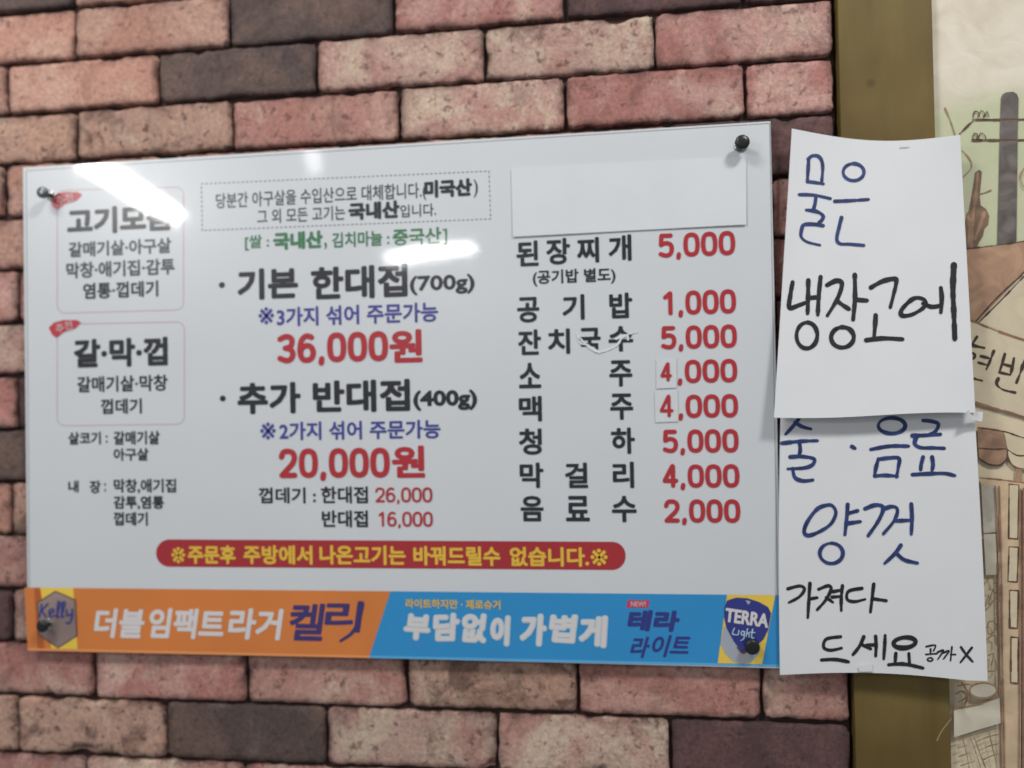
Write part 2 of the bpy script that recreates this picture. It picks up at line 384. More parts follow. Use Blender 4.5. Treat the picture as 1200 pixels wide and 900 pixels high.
# ------------------------------------------------------------------ brick wall
YB = .012                                                    # brick faces
wall = thing('brick_wall', (.3, YB, -.4), 'rough pink and brown brick wall with dark recessed joints behind the menu board', 'wall')
me = box(-.75, .972, YB+.009, YB+.08, -.46, 1.12); link('mortar', me, MORTAR, wall)
def brick(x0, x1, z0, z1, kind, gap=.0052):
    g = gap/2
    x0 += g*random.uniform(.5, 1.3); x1 -= g*random.uniform(.5, 1.3); z0 += g*random.uniform(.6, 1.3); z1 -= g*random.uniform(.6, 1.4)
    L_ = x1-x0; nx = max(4, int(L_/.0065)); nz = 9; sd = random.random()*500
    proud = random.uniform(-.0012, .0012); V = []; Fc = []; GR = []
    def nz_(x, z, s, k=0): return noise.noise((x*s+sd, z*s+k, sd))
    rings = [(0.0, .0115), (0.0, .0022), (.0011, .0005), (.0030, 0.0)]
    us = [0, 0.012, .03] + [i/(nx-1) for i in range(1, nx-1)] + [.97, .988, 1]
    ws = [0, .035, .09] + [i/(nz-1) for i in range(1, nz-1)] + [.91, .965, 1]
    us = sorted(set(us)); ws = sorted(set(ws)); nu, nw = len(us), len(ws)
    for j, wv in enumerate(ws):
        for i, u in enumerate(us):
            x = x0+u*L_; z = z0+wv*(z1-z0)
            e = min(u*L_, (1-u)*L_, wv*(z1-z0), (1-wv)*(z1-z0))
            # ragged outline, deeper chips now and then
            ox = .0012*nz_(x, z, 60, 3)+.0014*nz_(x, z, 170, 9); oz = .0010*nz_(x, z, 45, 5)+.0016*nz_(x, z, 160, 1)
            edge = 1 if e < .004 else max(0, 1-(e-.004)/.01)
            chip = max(0, nz_(x, z, 30, 40)-.36)*.014*edge
            sx = 1 if u > .5 else -1; sz = 1 if wv > .5 else -1
            if e < 1e-6 or edge > 0:
                x += ox*edge; z += oz*edge - sz*chip*(1 if min(wv, 1-wv)*(z1-z0) < .008 else 0)
                x -= sx*chip*.5*(1 if min(u, 1-u)*L_ < .008 else 0)
            cu_, cw_ = min(u, 1-u)*L_, min(wv, 1-wv)*(z1-z0)
            if cu_ < .004 and cw_ < .004: x -= sx*.0012; z -= sz*.0012     # rounded corners
            y = YB+proud+.0011*nz_(x, z, 14)+.0007*nz_(x, z, 50)+chip*.35
            if e < 1e-6: y += .0020
            elif e < .003: y += .0005
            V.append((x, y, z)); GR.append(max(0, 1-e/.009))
    idx = lambda i, j: j*nu+i
    for j in range(nw-1):
        for i in range(nu-1): Fc.append((idx(i, j), idx(i+1, j), idx(i+1, j+1), idx(i, j+1)))
    per = [(i, 0) for i in range(nu)]+[(nu-1, j) for j in range(1, nw)]+[(i, nw-1) for i in range(nu-2, -1, -1)]+[(0, j) for j in range(nw-2, 0, -1)]
    b0 = len(V)
    for (i, j) in per:
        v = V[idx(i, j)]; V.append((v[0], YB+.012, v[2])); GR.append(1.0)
    n = len(per)
    for k in range(n):
        a, c2 = idx(*per[k]), idx(*per[(k+1) % n]); Fc.append((a, b0+k, b0+(k+1) % n, c2))
    me = raw(V, Fc)
    me.attributes.new('edge_tone', 'FLOAT', 'POINT').data.foreach_set('value', GR)
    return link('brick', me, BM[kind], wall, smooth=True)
# joints measured per course: (top course first) brick ends along the wall in pixels at the course's height
def X(px, py): return W(px, py, YB).x
def Z(px, py): return W(px, py, YB).z
RE = .9715                                                   # bricks end at the timber
zt = [Z(0, 12)]                                              # courses from top to bottom
Z1 = (Z(0, 72)+Z(460, 42)+Z(768, 18))/3; Z2 = (Z(0, 134)+Z(370, 113)+Z(983, 64))/3; Z3 = (Z(0, 194)+Z(983, 132))/2
ZN = (Z(0, 818)+Z(290, 826)+Z(475, 830)+Z(890, 841))/4; ZN1 = (Z(0, 880)+Z(190, 890))/2
st = (Z3-ZN)/10
bounds = [Z1+.0655*k for k in range(5, 0, -1)] + [Z1, Z2, Z3] + [Z3-st*k for k in range(1, 11)] + [ZN1] + [ZN1-.0655*k for k in range(1, 5)]
rows = {}
rows[4] = ([(87, 5), (264, -8), (460, -20), (660, -25)], 'ddoderp')            # course cut by the top of the frame
rows[5] = ([(88, 40), (268, 30), (460, 20), (662, 10)], 'ocdred')
rows[6] = ([(9, 100), (184.5, 90), (370, 80), (568, 70), (767, 50)], 'oodcrr')
rows[7] = ([(89, 160), (273, 150), (467, 130), (662, 120), (873, 100)], 'ompcop')
K = {4: 'oderdp', 5: 'oodred', 6: 'oodcrr', 7: 'mmmpcr'}
row4 = [(87, 5), (460, -20)]
def fill(bx, kinds_, z0, z1):
    """bx: sorted joints; bricks run on beyond the frame at the bond's pitch"""
    bx = list(bx)
    while bx[0] > -.72: bx.insert(0, bx[0]-random.uniform(.195, .203))
    for i in range(len(bx)-1):
        k = kinds_.get(i) if isinstance(kinds_, dict) else None
        yield bx[i], bx[i+1], k
spec = {   # course index -> joints in px, kinds for bricks ending at that joint, kind of last brick at the timber
 4: ([(87, 5, 'd'), (275, -8, 'o'), (462, -20, 'd'), (660, -25, 'r')], 'e'),
 5: ([(88, 40, 'o'), (268, 30, 'o'), (460, 20, 'd'), (661, 10, 'r')], 'e'),
 6: ([(9, 100, 'o'), (184.5, 90, 'o'), (370, 80, 'd'), (568, 70, 'c'), (767, 50, 'c')], 'r'),
 7: ([(89, 160, 'm'), (273, 150, 'm'), (467, 130, 'p'), (662, 120, 'c'), (873, 100, 'r')], 'r'),
 8: ([(5, 225, 'r'), (200, 215, 'o'), (400, 215, 'p'), (590, 210, 'c'), (785, 200, 'p')], 'e'),
 9: ([(92, 290, 'o'), (290, 290, 'p'), (490, 280, 'c'), (690, 270, 'r')], 'r'),
 10: ([(21, 350, 'r'), (210, 350, 'p'), (410, 350, 'd'), (600, 340, 'p'), (790, 340, 'm')], 'r'),
 11: ([(95, 410, 'c'), (295, 410, 'p'), (495, 410, 'p'), (695, 400, 'r')], 'p'),
 12: ([(20, 470, 'r'), (215, 470, 'e'), (410, 470, 'p'), (600, 470, 'c'), (795, 470, 'p')], 'm'),
 13: ([(98, 530, 'd'), (295, 530, 'p'), (495, 530, 'r'), (695, 530, 'p')], 'p'),
 14: ([(12, 600, 'o'), (205, 600, 'm'), (400, 600, 'p'), (600, 600, 'p'), (795, 600, 'r')], 'r'),
 15: ([(100, 660, 'r'), (295, 660, 'p'), (495, 660, 'e'), (695, 660, 'p')], 'p'),
 16: ([(13, 725, 'e'), (205, 725, 'c'), (400, 730, 'p'), (600, 730, 'p'), (795, 730, 'c')], 'r'),
 17: ([(110, 790, 'r'), (289, 795, 'r'), (478, 805, 'p'), (678, 810, 'm'), (892, 810, 'p')], 'p'),
 18: ([(20, 850, 'm'), (195, 850, 'm'), (382, 860, 'd'), (583, 870, 'c'), (786, 880, 'c')], 'e'),
 19: ([(100, 900, 'r'), (285, 910, 'c'), (480, 915, 'r'), (680, 920, 'p'), (890, 925, 'o')], 'd'),
}
for ci in range(len(bounds)-1):
    z1, z0 = bounds[ci], bounds[ci+1]
    if ci+1 in spec:
        js, last = spec[ci+1]; bx = [X(a, b_) for a, b_, _ in js]; kd = [k for _, _, k in js]
    else:
        bx = [ -.12+(.1 if ci % 2 else 0)+.2*k for k in range(6)]; kd = [random.choice('poprcmde') for _ in bx]; last = random.choice('pr')
        bx = [v for v in bx if v < RE-.03]; kd = kd[:len(bx)]
    while bx[0] > -.70:
        bx.insert(0, bx[0]-random.uniform(.194, .204)); kd.insert(0, random.choice('popdrcm'))
    # split a run longer than a brick (only beside the timber)
    bx.append(RE); kd.append(last)
    i = 1
    while i < len(bx):
        if bx[i]-bx[i-1] > .26 and i == len(bx)-1:
            bx.insert(i, bx[i-1]+.2); kd.insert(i, kd[i])
        i += 1
    for i in range(1, len(bx)):
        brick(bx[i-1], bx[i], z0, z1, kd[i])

# ------------------------------------------------------------------ timber post
post = thing('wooden_post', (1.024, .03, -.46), 'flat olive brown wooden post running from top to bottom between brick and mural', 'post')
bm = bmesh.new(); nzs = 60
me = box(.9745, 1.0715, .006, .07, -.46, 1.12, .0012, 2)
link('post_board', me, WOOD, post)
me = strokes_mesh([[(1098, 868), (1104, 856), (1115, 842)]], 1.3, FLAT(.0058), smooth=True)
link('scratch', me, plain_mat('bare_scratch', (.36, .29, .15), .6), post)

# ------------------------------------------------------------------ mural
YM = .014
mural = thing('painted_wall', (1.3, YM, -.46), 'cream plaster wall painted with a street scene of pole, roof, shop sign and doors', 'mural')
me = box(1.0725, 1.75, YM, .08, -.46, 1.12); link('plaster', me, PLASTER, mural)
A = lambda u, v: (1090+u/3.0, 90+v/3.0)
B = lambda u, v: (1090+u/3.46, 360+v/3.46)
C6 = lambda u, v: (1090+u/3.0, 600+v/3.0)
T = lambda f, pts: [f(*p) for p in pts]
yy = [YM-.0004]
def mp_(name, f, pts, mat):
    yy[0] -= .00004; return poly(name, T(f, pts), yy[0], MUR[mat], mural)
def ms_(name, lines, width, mat):
    yy[0] -= .00006; o = link(name, strokes_mesh(lines, width, FLAT(yy[0]), wob=.9), MUR[mat], mural); yy[0] -= .0002; return o
mp_('painted_tree', A, [(158, 336), (172, 326), (182, 334), (179, 372), (174, 420), (178, 452), (196, 464), (208, 488), (204, 520), (190, 536), (186, 560), (172, 582), (160, 612), (120, 612), (122, 520), (128, 482), (136, 470), (144, 430), (152, 380)], 'tree')
ms_('painted_tree_stroke', [T(A, [(168, 340), (160, 420), (150, 500), (146, 600)]), T(A, [(190, 480), (176, 520), (158, 570)]), T(A, [(134, 490), (140, 530), (136, 590)])], 3.4, 'awn')
ms_('painted_twig', [T(A, [(170, 412), (190, 408), (215, 398)]), T(A, [(52, 110), (70, 150), (88, 205)]), T(A, [(112, 258), (140, 290), (145, 320), (118, 350)])], 1.4, 'fine')
mp_('painted_pole', A, [(250, 72), (256, 60), (270, 54), (292, 52), (305, 60), (311, 75), (308, 200), (306, 380), (303, 600), (236, 600), (240, 440), (245, 230)], 'pole')
ms_('painted_wire', [T(A, [(150, 150), (250, 150), (420, 147), (620, 140)]), T(A, [(150, 222), (260, 222), (420, 220), (620, 214)]), T(A, [(152, 154), (128, 176), (104, 200)])], 1.9, 'ink')
ms_('painted_insulator', [T(A, [(152, 145), (156, 122), (170, 126), (168, 144)]), T(A, [(172, 140), (178, 120), (190, 126), (188, 142)]), T(A, [(192, 140), (200, 122), (206, 142)]),
    T(A, [(150, 220), (154, 200), (166, 203), (164, 220)]), T(A, [(170, 218), (178, 198), (192, 206), (196, 220)])], 1.2, 'ink')
ms_('painted_bush_outline', [T(A, [(330, 320), (318, 350), (324, 380), (340, 396)])], 1.6, 'fine')
mp_('painted_roof', A, [(118, 606), (180, 600), (330, 578), (620, 520), (620, 560), (480, 600), (400, 640), (330, 682), (240, 780), (166, 860), (120, 846)], 'roof')
mp_('painted_gable', A, [(166, 862), (240, 790), (330, 700), (620, 590), (620, 1050), (330, 925), (240, 890)], 'sign')
ms_('painted_roof_line', [T(A, [(118, 606), (220, 594), (330, 578), (620, 520)]), T(A, [(170, 864), (245, 790), (330, 702)]), T(A, [(162, 858), (236, 776), (330, 688)])], 1.6, 'ink')
mp_('painted_signboard', B, [(145, 46), (381, 130), (700, 230), (700, 560), (381, 448), (150, 376)], 'sign')
ms_('painted_sign_edge', [T(B, [(145, 46), (260, 92), (381, 134), (700, 232)]), T(B, [(150, 376), (260, 410), (381, 446), (700, 556)])], 2.6, 'rust')
ms_('sign_lettering', [T(B, [(190, 120), (176, 142)]), T(B, [(148, 146), (180, 156), (220, 165)]), T(B, ell(160, 197, 22, 14)), T(B, [(258, 178), (244, 215), (228, 252)]),
    T(B, [(206, 198), (238, 206)]), T(B, [(196, 224), (230, 234)]), T(B, [(158, 284), (212, 298)]),
    T(B, [(303, 190), (292, 228), (281, 264)]), T(B, [(340, 206), (334, 240), (326, 272)]), T(B, [(293, 230), (332, 240)]), T(B, [(281, 264), (326, 274)]),
    T(B, [(384, 212), (370, 255), (350, 306)]), T(B, [(276, 290), (270, 312), (296, 334), (346, 346)])], 2.9, 'letter')
mp_('painted_awning', B, [(192, 486), (300, 504), (318, 580), (312, 618), (280, 640), (236, 636), (198, 612)], 'awn')
mp_('painted_awning', B, [(300, 504), (381, 528), (560, 570), (560, 690), (400, 662), (350, 655), (320, 625), (316, 582)], 'pane')
ms_('painted_awning_line', [T(B, [(195, 488), (300, 504), (381, 530), (560, 572)]), T(B, [(198, 572), (260, 576), (310, 574)]), T(B, [(198, 612), (236, 636), (280, 640), (308, 618), (314, 582)]),
    T(B, [(312, 582), (322, 625), (350, 650), (384, 655), (420, 650)]), T(B, [(312, 576), (350, 600), (384, 602)])], 1.6, 'ink')
mp_('painted_beam', B, [(202, 692), (381, 712), (700, 745), (700, 782), (381, 746), (206, 722)], 'beam')
mp_('painted_hanger', B, [(348, 655), (372, 657), (372, 710), (348, 707)], 'awn')
ms_('painted_beam_line', [T(B, [(202, 692), (290, 700), (381, 712), (700, 745)]), T(B, [(204, 722), (290, 733), (381, 746), (700, 782)])], 1.5, 'rust')
mp_('painted_wall_shade', C6, [(180, -95), (232, -95), (236, 70), (188, 75)], 'grey')
mp_('painted_stone', C6, [(188, 78), (232, 76), (236, 220), (196, 222)], 'white')
mp_('painted_door_frame', C6, [(232, -95), (320, -85), (322, 400), (318, 980), (254, 980), (246, 500), (238, 100)], 'beam')
for q in ([(278, -98), (312, -95), (308, 95), (276, 93)], [(278, 122), (310, 124), (306, 246), (274, 244)], [(280, 275), (310, 277), (306, 409), (280, 406)], [(285, 440), (310, 442), (308, 602), (284, 600)]):
    o = mp_('painted_pane', C6, q, 'pane')
    ms_('painted_pane_line', [T(C6, [q[0], q[1]]), T(C6, [q[1], q[2]]), T(C6, [q[2], q[3]]), T(C6, [q[3], q[0]])], 1.4, 'ink')
mp_('painted_door_edge', C6, [(325, -85), (345, -85), (345, 980), (323, 980)], 'rust')
mp_('painted_door', C6, [(345.5, -85), (620, -60), (620, 980), (345.5, 980)], 'beam')
ms_('painted_frame_line', [T(C6, [(228, -90), (238, 100), (240, 300), (243, 560), (250, 960)]), T(C6, [(242, -90), (250, 200), (254, 500), (262, 960)]), T(C6, [(318, -80), (316, 400), (312, 940)])], 1.5, 'rust')
ms_('painted_carving', [T(C6, [(200, 240), (215, 222), (228, 250)]), T(C6, [(205, 270), (225, 280), (232, 300), (205, 325), (222, 270)]), T(C6, [(204, 390), (225, 386), (232, 410), (206, 430), (204, 390)]),
    T(C6, [(206, 440), (230, 436), (232, 470)]), T(C6, [(205, 505), (222, 500), (215, 540)]), T(C6, [(205, 560), (232, 556), (230, 520)])], 1.3, 'fine')
mp_('painted_step', C6, [(84, 698), (170, 680), (244, 652), (248, 742), (160, 768), (84, 792)], 'white')
mp_('painted_basket', C6, ell(187, 628, 48, 27)[:-1], 'white')
ms_('painted_basket_line', [T(C6, ell(187, 628, 48, 27)), T(C6, [(88, 692), (170, 677), (244, 650)]), T(C6, [(112, 600), (132, 640), (120, 680)]), T(C6, [(96, 612), (125, 606), (150, 610)]),
    T(C6, [(90, 640), (112, 630), (128, 650), (100, 668)])], 1.9, 'fine')
ms_('painted_crate', [T(C6, [(88, 802), (112, 796), (138, 790)]), T(C6, [(140, 792), (162, 850), (186, 930)]), T(C6, [(150, 778), (172, 840), (205, 925)]), T(C6, [(152, 780), (200, 762), (244, 750)]),
    T(C6, [(165, 806), (205, 790), (240, 782)]), T(C6, [(176, 838), (210, 822), (240, 815)]), T(C6, [(188, 870), (220, 856), (244, 850)]), T(C6, [(205, 768), (222, 840), (236, 900)]),
    T(C6, [(96, 830), (130, 820)]), T(C6, [(100, 860), (142, 846)]), T(C6, [(108, 892), (156, 876)]), T(C6, [(116, 800), (132, 870), (140, 920)])], 1.2, 'fine')

# ------------------------------------------------------------------ menu board
H = .59648
board = thing('menu_board', (.45, .005, 0), 'large glossy white menu board with Korean prices, red banner and beer advert strip', 'menu board')
me = box(0, .9, 0, .005, 0, H, .0009, 2); link('acrylic_sheet', me, P['white'], board)
for (px, py, r, h, nm) in ((60, 229, .0068, .019, 0), (868, 171, .0078, .017, 1), (57, 731, .0072, .014, 1), (880, 755, .0080, .013, 1)):
    c = W(px, py)
    def lathe(prof, n=24):
        V = [(c.x+r_*math.cos(2*math.pi*k/n), -y_, c.z+r_*math.sin(2*math.pi*k/n)) for (r_, y_) in prof for k in range(n)]
        Fc = [(i*n+k, i*n+(k+1) % n, (i+1)*n+(k+1) % n, (i+1)*n+k) for i in range(len(prof)-1) for k in range(n)]
        Fc += [tuple(range((len(prof)-1)*n, len(prof)*n)), tuple(range(n-1, -1, -1))]; return raw(V, Fc)
    s_ = link('screw', lathe([(r*.52, -.004), (r*.52, h*.55), (r*.60, h*.6), (r*.60, h*.7)]), STEEL, board, True)
    link('screw_cap', lathe([(r*.75, h*.62), (r, h*.68), (r, h*.9), (r*.8, h*.98), (r*.35, h)]), SCREW_BLACK if nm else plain_mat('glare_grey_screw_cap', (.16, .17, .17), .3, metal=.6), s_, True)  # first cap is grey: lamp glare on a black cap put into its colour
    link('washer', lathe([(r*.95, -.0001), (r*.95, .0006), (r*.8, .001), (r*.5, .001)]), STEEL, s_, True)

def rrect(x0, y0, x1, y1, r, n=6):
    """rounded rectangle; y0,y1 may be (left,right) pairs"""
    f = lambda yv, x: yv if not isinstance(yv, tuple) else yv[0]+(yv[1]-yv[0])*(x-x0)/(x1-x0)
    out = []
    for (cx, sgy, yv, a0) in ((x1-r, 1, y0, -90), (x1-r, -1, y1, 0), (x0+r, -1, y1, 90), (x0+r, 1, y0, 180)):
        for k in range(n+1):
            a = math.radians(a0+90*k/n); x = cx+r*math.cos(a); out.append((x, f(yv, cx)+sgy*r+r*math.sin(a)))
    return out
def outline(name, pts, width, mat, y=-.0002):
    lines = [[pts[i], pts[(i+1) % len(pts)]] for i in range(len(pts))]
    me = strokes_mesh(lines, width, FLAT(y), smooth=False, wob=0, taper=False); return link(name, me, P[mat], board)

outline('rim_line', [(30.5, 200), (902, 144.5), (912.5, 779), (35, 758)], .7, 'grey', -.00012)
# left column
outline('dish_frame', rrect(67, (223, 219), 215, (367, 363), 9), .9, 'pink')
outline('dish_frame', rrect(67, (380, 377), 216, (499, 497), 9), .9, 'pink')
for (dx, dy, m_) in ((1, -150, 'tag'), (0, 0, 'tag')):
    poly('ribbon_tag', [(57+dx, 384+dy), (63+dx, 378+dy), (74+dx, 375+dy), (90+dx, 375+dy), (95+dx, 378+dy), (88+dx, 385+dy), (75+dx, 389+dy), (66+dx, 396+dy), (61+dx, 392+dy)], -.0005, P[m_], board)
    text('tag_lettering', [('추천', 65+dx, 377.5+dy, 85+dx, 388.5+dy)], P['pink'], board, .25, -.0009, rot=.22)
TXT = [
 ('dish_heading', [('고기모듬', 78, 241, 202, 273)], 'black', 1.5),
 ('dish_line', [('갈매기살·아구살', 80, 281, 200, 299)], 'thin', .55),
 ('dish_line', [('막창·애기집·감투', 77, 305, 204, 324)], 'thin', .55),
 ('dish_line', [('염통·껍데기', 97, 330, 185, 349)], 'black', .55),
 ('dish_heading', [('갈·막·껍', 86, 396, 196, 430)], 'black', 1.5),
 ('dish_line', [('갈매기살·막창', 90, 440, 196, 459)], 'black', .5),
 ('dish_line', [('껍데기', 118, 467, 166, 485)], 'black', .5),
 ('note_line', [('살코기', 80, 506, 118, 521), (':', 124, 510, 126, 519), ('갈매기살', 133, 505, 187, 521)], 'black', .45),
 ('note_line', [('아구살', 133, 525, 174, 540)], 'black', .45),
 ('note_line', [('내', 80, 563, 92, 577), ('장', 105, 563, 118, 578), (':', 122, 566, 124, 576), ('막창,애기집', 133, 561, 206, 578)], 'black', .45),
 ('note_line', [('감투,염통', 133, 581, 192, 597)], 'black', .5),
 ('note_line', [('껍데기', 133, 600, 173, 616)], 'black', .5),
 # centre column
 ('origin_line', [('당분간 아구살을 수입산으로 대체합니다.(', 251, 220, 497, 241)], 'thin', .15),
 ('origin_line', [('미국산', 497, 210, 553, 231)], 'black', 1.2), ('origin_line', [(')', 555, 210, 560, 231)], 'thin', .2),
 ('origin_line', [('그 외 모든 고기는', 301, 243, 404, 260)], 'thin', .15), ('origin_line', [('국내산', 408, 236, 468, 257)], 'black', 1.2), ('origin_line', [('입니다.', 469, 239, 511, 254)], 'thin', .15),
 ('origin_line', [('[쌀 :', 287, 275, 315, 293), (',', 380, 284, 383, 292)], 'green', .3), ('origin_line', [('국내산', 320, 271, 378, 292)], 'green', 1.1),
 ('origin_line', [('김치마늘 :', 389, 271, 456, 289)], 'green', .4), ('origin_line', [('중국산', 460, 267, 517, 287)], 'green', .6), ('origin_line', [(']', 519, 268, 524, 287)], 'green', .3),
 ('set_heading', [('기본', 278, 314, 349, 351), ('한대접', 364, 311, 477, 350)], 'black', 1.55),
 ('set_weight', [('(700g)', 480, 322, 556, 345)], 'black', .8),
 ('set_note', [('※', 303, 360, 321, 380), ('3가지 섞어 주문가능', 323, 357, 512, 380)], 'blue', .65),
 ('won_sign', [('원', 456, 386, 495, 425)], 'red', 1.6),
 ('set_heading', [('추가', 278, 448, 352, 485), ('반대접', 366, 445, 480, 483)], 'black', 1.55),
 ('set_weight', [('(400g)', 484, 457, 559, 481)], 'black', 1.1),
 ('set_note', [('※', 305, 495, 323, 515), ('2가지 섞어 주문가능', 326, 493, 515, 515)], 'blue', .65),
 ('won_sign', [('원', 459, 522, 498, 560)], 'red', 1.6),
 ('side_dish', [('껍데기 :', 303, 571, 370, 590), ('한대접', 376, 570, 431, 590)], 'black', .55),
 ('side_dish', [('반대접', 377, 598, 431, 618)], 'black', .6),
]
for nm, it, mk, bd in TXT: text(nm, it, P[mk], board, bd)
digits('set_price', '36,000', 323, 389.5, 455, 430, P['red'], board, 6.6)
digits('set_price', '20,000', 325, 525, 457, 565.5, P['red'], board, 6.6)
digits('side_price', '26,000', 439, 571, 507, 591.5, P['red'], board, 2.7)
digits('side_price', '16,000', 441, 599.5, 507.5, 620, P['red'], board, 2.7)
for c in ((260, 334), (261, 467)):
    poly('bullet', [(c[0]+3.6*math.cos(a*.5236), c[1]+3.6*math.sin(a*.5236)) for a in range(12)], -.0003, P['black'], board)
# dotted frame round the origin note
dots = []
def dotted(a, b):
    n = int(math.hypot(b[0]-a[0], b[1]-a[1])/5.2)
    for i in range(n):
        t0, t1 = i/n, (i+.36)/n
        dots.append([(a[0]+(b[0]-a[0])*t0, a[1]+(b[1]-a[1])*t0), (a[0]+(b[0]-a[0])*t1, a[1]+(b[1]-a[1])*t1)])
cs = [(236, 215.5), (573, 200.5), (575, 256.5), (237, 270)]
for i in range(4): dotted(cs[i], cs[(i+1) % 4])
o = link('dotted_frame', strokes_mesh(dots, 1.15, FLAT(-.0002), smooth=False, wob=0, taper=False), P['grey'], board); o['kind'] = 'stuff'
# right column
RC = [
 ([('된', 605, 282, 631, 312), ('장', 640, 279, 668, 310), ('찌', 676, 278, 702, 308), ('개', 713, 275, 740, 306)], (770, 272, 862, 305)),
 ([('공', 606, 348, 632, 378), ('기', 659, 345, 685, 375), ('밥', 714, 343, 741, 373)], (773, 340, 863, 373)),
 ([('잔', 607, 386, 634, 416), ('치', 642, 385, 668, 415), ('국', 678, 384, 704, 414), ('수', 713, 382, 742, 412)], (773, 381, 864, 413)),
 ([('소', 608, 425, 634, 455), ('주', 714, 422, 741, 453)], None),
 ([('맥', 608, 464, 635, 494), ('주', 715, 461, 742, 492)], None),
 ([('청', 608, 502, 635, 533), ('하', 716, 501, 744, 532)], (775, 503, 866, 535)),
 ([('막', 609, 542, 637, 572), ('걸', 662, 542, 689, 572), ('리', 718, 541, 743, 572)], (775, 544, 867, 576)),
 ([('음', 610, 581, 637, 611), ('료', 663, 581, 691, 611), ('수', 717, 581, 746, 612)], (777, 585, 868, 617)),
]
PR = ['5,000', '1,000', '5,000', '', '', '5,000', '4,000', '2,000']
for (it, pb), pr in zip(RC, PR):
    for one in it: text('menu_character', [one], P['black'], board, 1.0)
    if pb: digits('menu_price', pr, *pb, P['red'], board, 5.2)
text('menu_item_note', [('(공기밥 별도)', 624, 315, 721, 334)], P['black'], board, .45)
digits('menu_price', ',000', 792, 421, 864.5, 453, P['red'], board, 5.2)
digits('menu_price', ',000', 793, 462, 865.5, 494, P['red'], board, 5.2)
# red warning banner
poly('warning_banner', rrect(183, (632, 635), 733, (664, 668), 15.5, 8), -.0003, P['banner'], board)
text('warning_lettering', [('※', 201, 641, 217, 660), ('주문후', 220, 639, 276, 661), ('주방에서', 285, 639, 366, 661.5), ('나온고기는', 374, 639, 475, 662), ('바꿔드릴수', 484, 640, 586, 663), ('없습니다.', 597, 641, 690, 664), ('※', 692, 643, 712, 663)], P['yellow'], board, .85, -.0006)
# advert strip
sx = lambda x: (688.5+(x-28)*.0102, 763.5+(x-32)*.0219)
def strip(name, xt0, xt1, xb1, xb0, mat, y, edge=None):
    poly(name, [(xt0, sx(xt0)[0]), (xt1, sx(xt1)[0]), (xb1, sx(xb1)[1]-4), (xb0, sx(xb0)[1]-4)], y, P[mat], board)
    if edge: poly('strip_edge_highlight', [(xb0, sx(xb0)[1]-4), (xb1, sx(xb1)[1]-4), (xb1, sx(xb1)[1]-1.2), (xb0, sx(xb0)[1]-1.2)], y, P[edge], board)  # thin band painting the bright, refracting acrylic edge as a lighter colour
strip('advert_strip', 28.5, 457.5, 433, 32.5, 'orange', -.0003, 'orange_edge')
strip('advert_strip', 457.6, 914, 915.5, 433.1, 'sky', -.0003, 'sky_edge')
strip('advert_stripe', 40, 47, 52, 44, 'orange2', -.0005)
strip('label_band', 47, 86, 91, 60, 'canyellow', -.0006)
hx = [(65, 693), (88, 703), (90, 745), (68, 759), (46, 744), (44, 706)]
poly('hexagon_label', hx, -.0008, P['hex'], board); outline('hexagon_rim', hx, 1.5, 'hexline', -.0009)
KS = lambda p: [(44.5+u*.185, 705+v*.175) for u, v in p]
link('label_lettering', strokes_mesh([KS([(22, 20), (18, 60), (8, 105)]), KS([(62, 15), (20, 62)]), KS([(22, 60), (52, 105)]),
    KS([(70, 80), (98, 68), (92, 50), (72, 62), (76, 98), (108, 92)]), KS([(118, 100), (128, 60), (142, 10), (126, 8), (122, 100), (134, 100)]), KS([(148, 100), (158, 60), (172, 10), (156, 10), (150, 98), (166, 98)]),
    KS([(180, 55), (184, 92), (212, 84)]), KS([(218, 50), (214, 110), (196, 146), (176, 138)])], 2.0, FLAT(-.0011)), P['navy2'], board)
text('advert_lettering', [('더블', 111, 713, 169, 748), ('임팩트', 174, 713, 263, 749), ('라거', 268, 713, 330, 750)], P['adwhite'], board, 1.35, -.0006, slant=.16)
text('brush_lettering', [('켈', 339, 707, 380, 751), ('리', 381, 704, 424, 741)], P['navy'], board, 1.3, -.0006, slant=.16)
link('brush_tail', strokes_mesh([[(425, 708), (420, 728), (412, 742), (399, 751)]], 4.2, FLAT(-.0008), wob=.35), P['navy'], board)
text('advert_small_print', [('라이트하지만 · 제로슈거', 475, 702.5, 586, 713.5)], P['yellow'], board, .3, -.0006)
SL = [('부', 473, 719, 505, 751, -.05), ('담', 507, 718, 539, 752, .03), ('없', 540, 718, 572, 754, -.04), ('이', 574, 721, 598, 758, .03), ('가', 609, 719, 641, 758, .02), ('볍', 643, 719, 676, 754, -.04), ('게', 678, 721, 712, 760, .02)]
for ch, x0_, y0_, x1_, y1_, rr in SL:
    text('slogan_character', [(ch, x0_, y0_, x1_, y1_)], P['adpale'], board, 2.5, -.0006, rot=rr, slant=.1)
    text('slogan_character', [(ch, x0_+1, y0_+1, x1_-1, y1_-1)], P['adwhite'], board, 1.35, -.0009, rot=rr, slant=.1)
poly('new_tag', [(736, 703), (761.5, 703.6), (759, 712.5), (734, 712)], -.0006, P['new'], board)
text('new_tag_lettering', [('NEW!', 739, 704.6, 757, 711)], P['pink'], board, .3, -.0009)
text('product_lettering', [('테라', 736, 715, 796, 740)], P['navy2'], board, 1.5, -.0006, slant=.2)
text('product_lettering', [('라', 740, 746, 761, 771), ('이', 764, 744, 784, 770), ('트', 787, 746, 809, 766)], P['navy2'], board, .75, -.0006, slant=.3)
strip('label_band', 852, 908.5, 893, 841, 'canyellow', -.0006)
Q = lambda u, v: (820+u/7.5, 680+v/7.5)
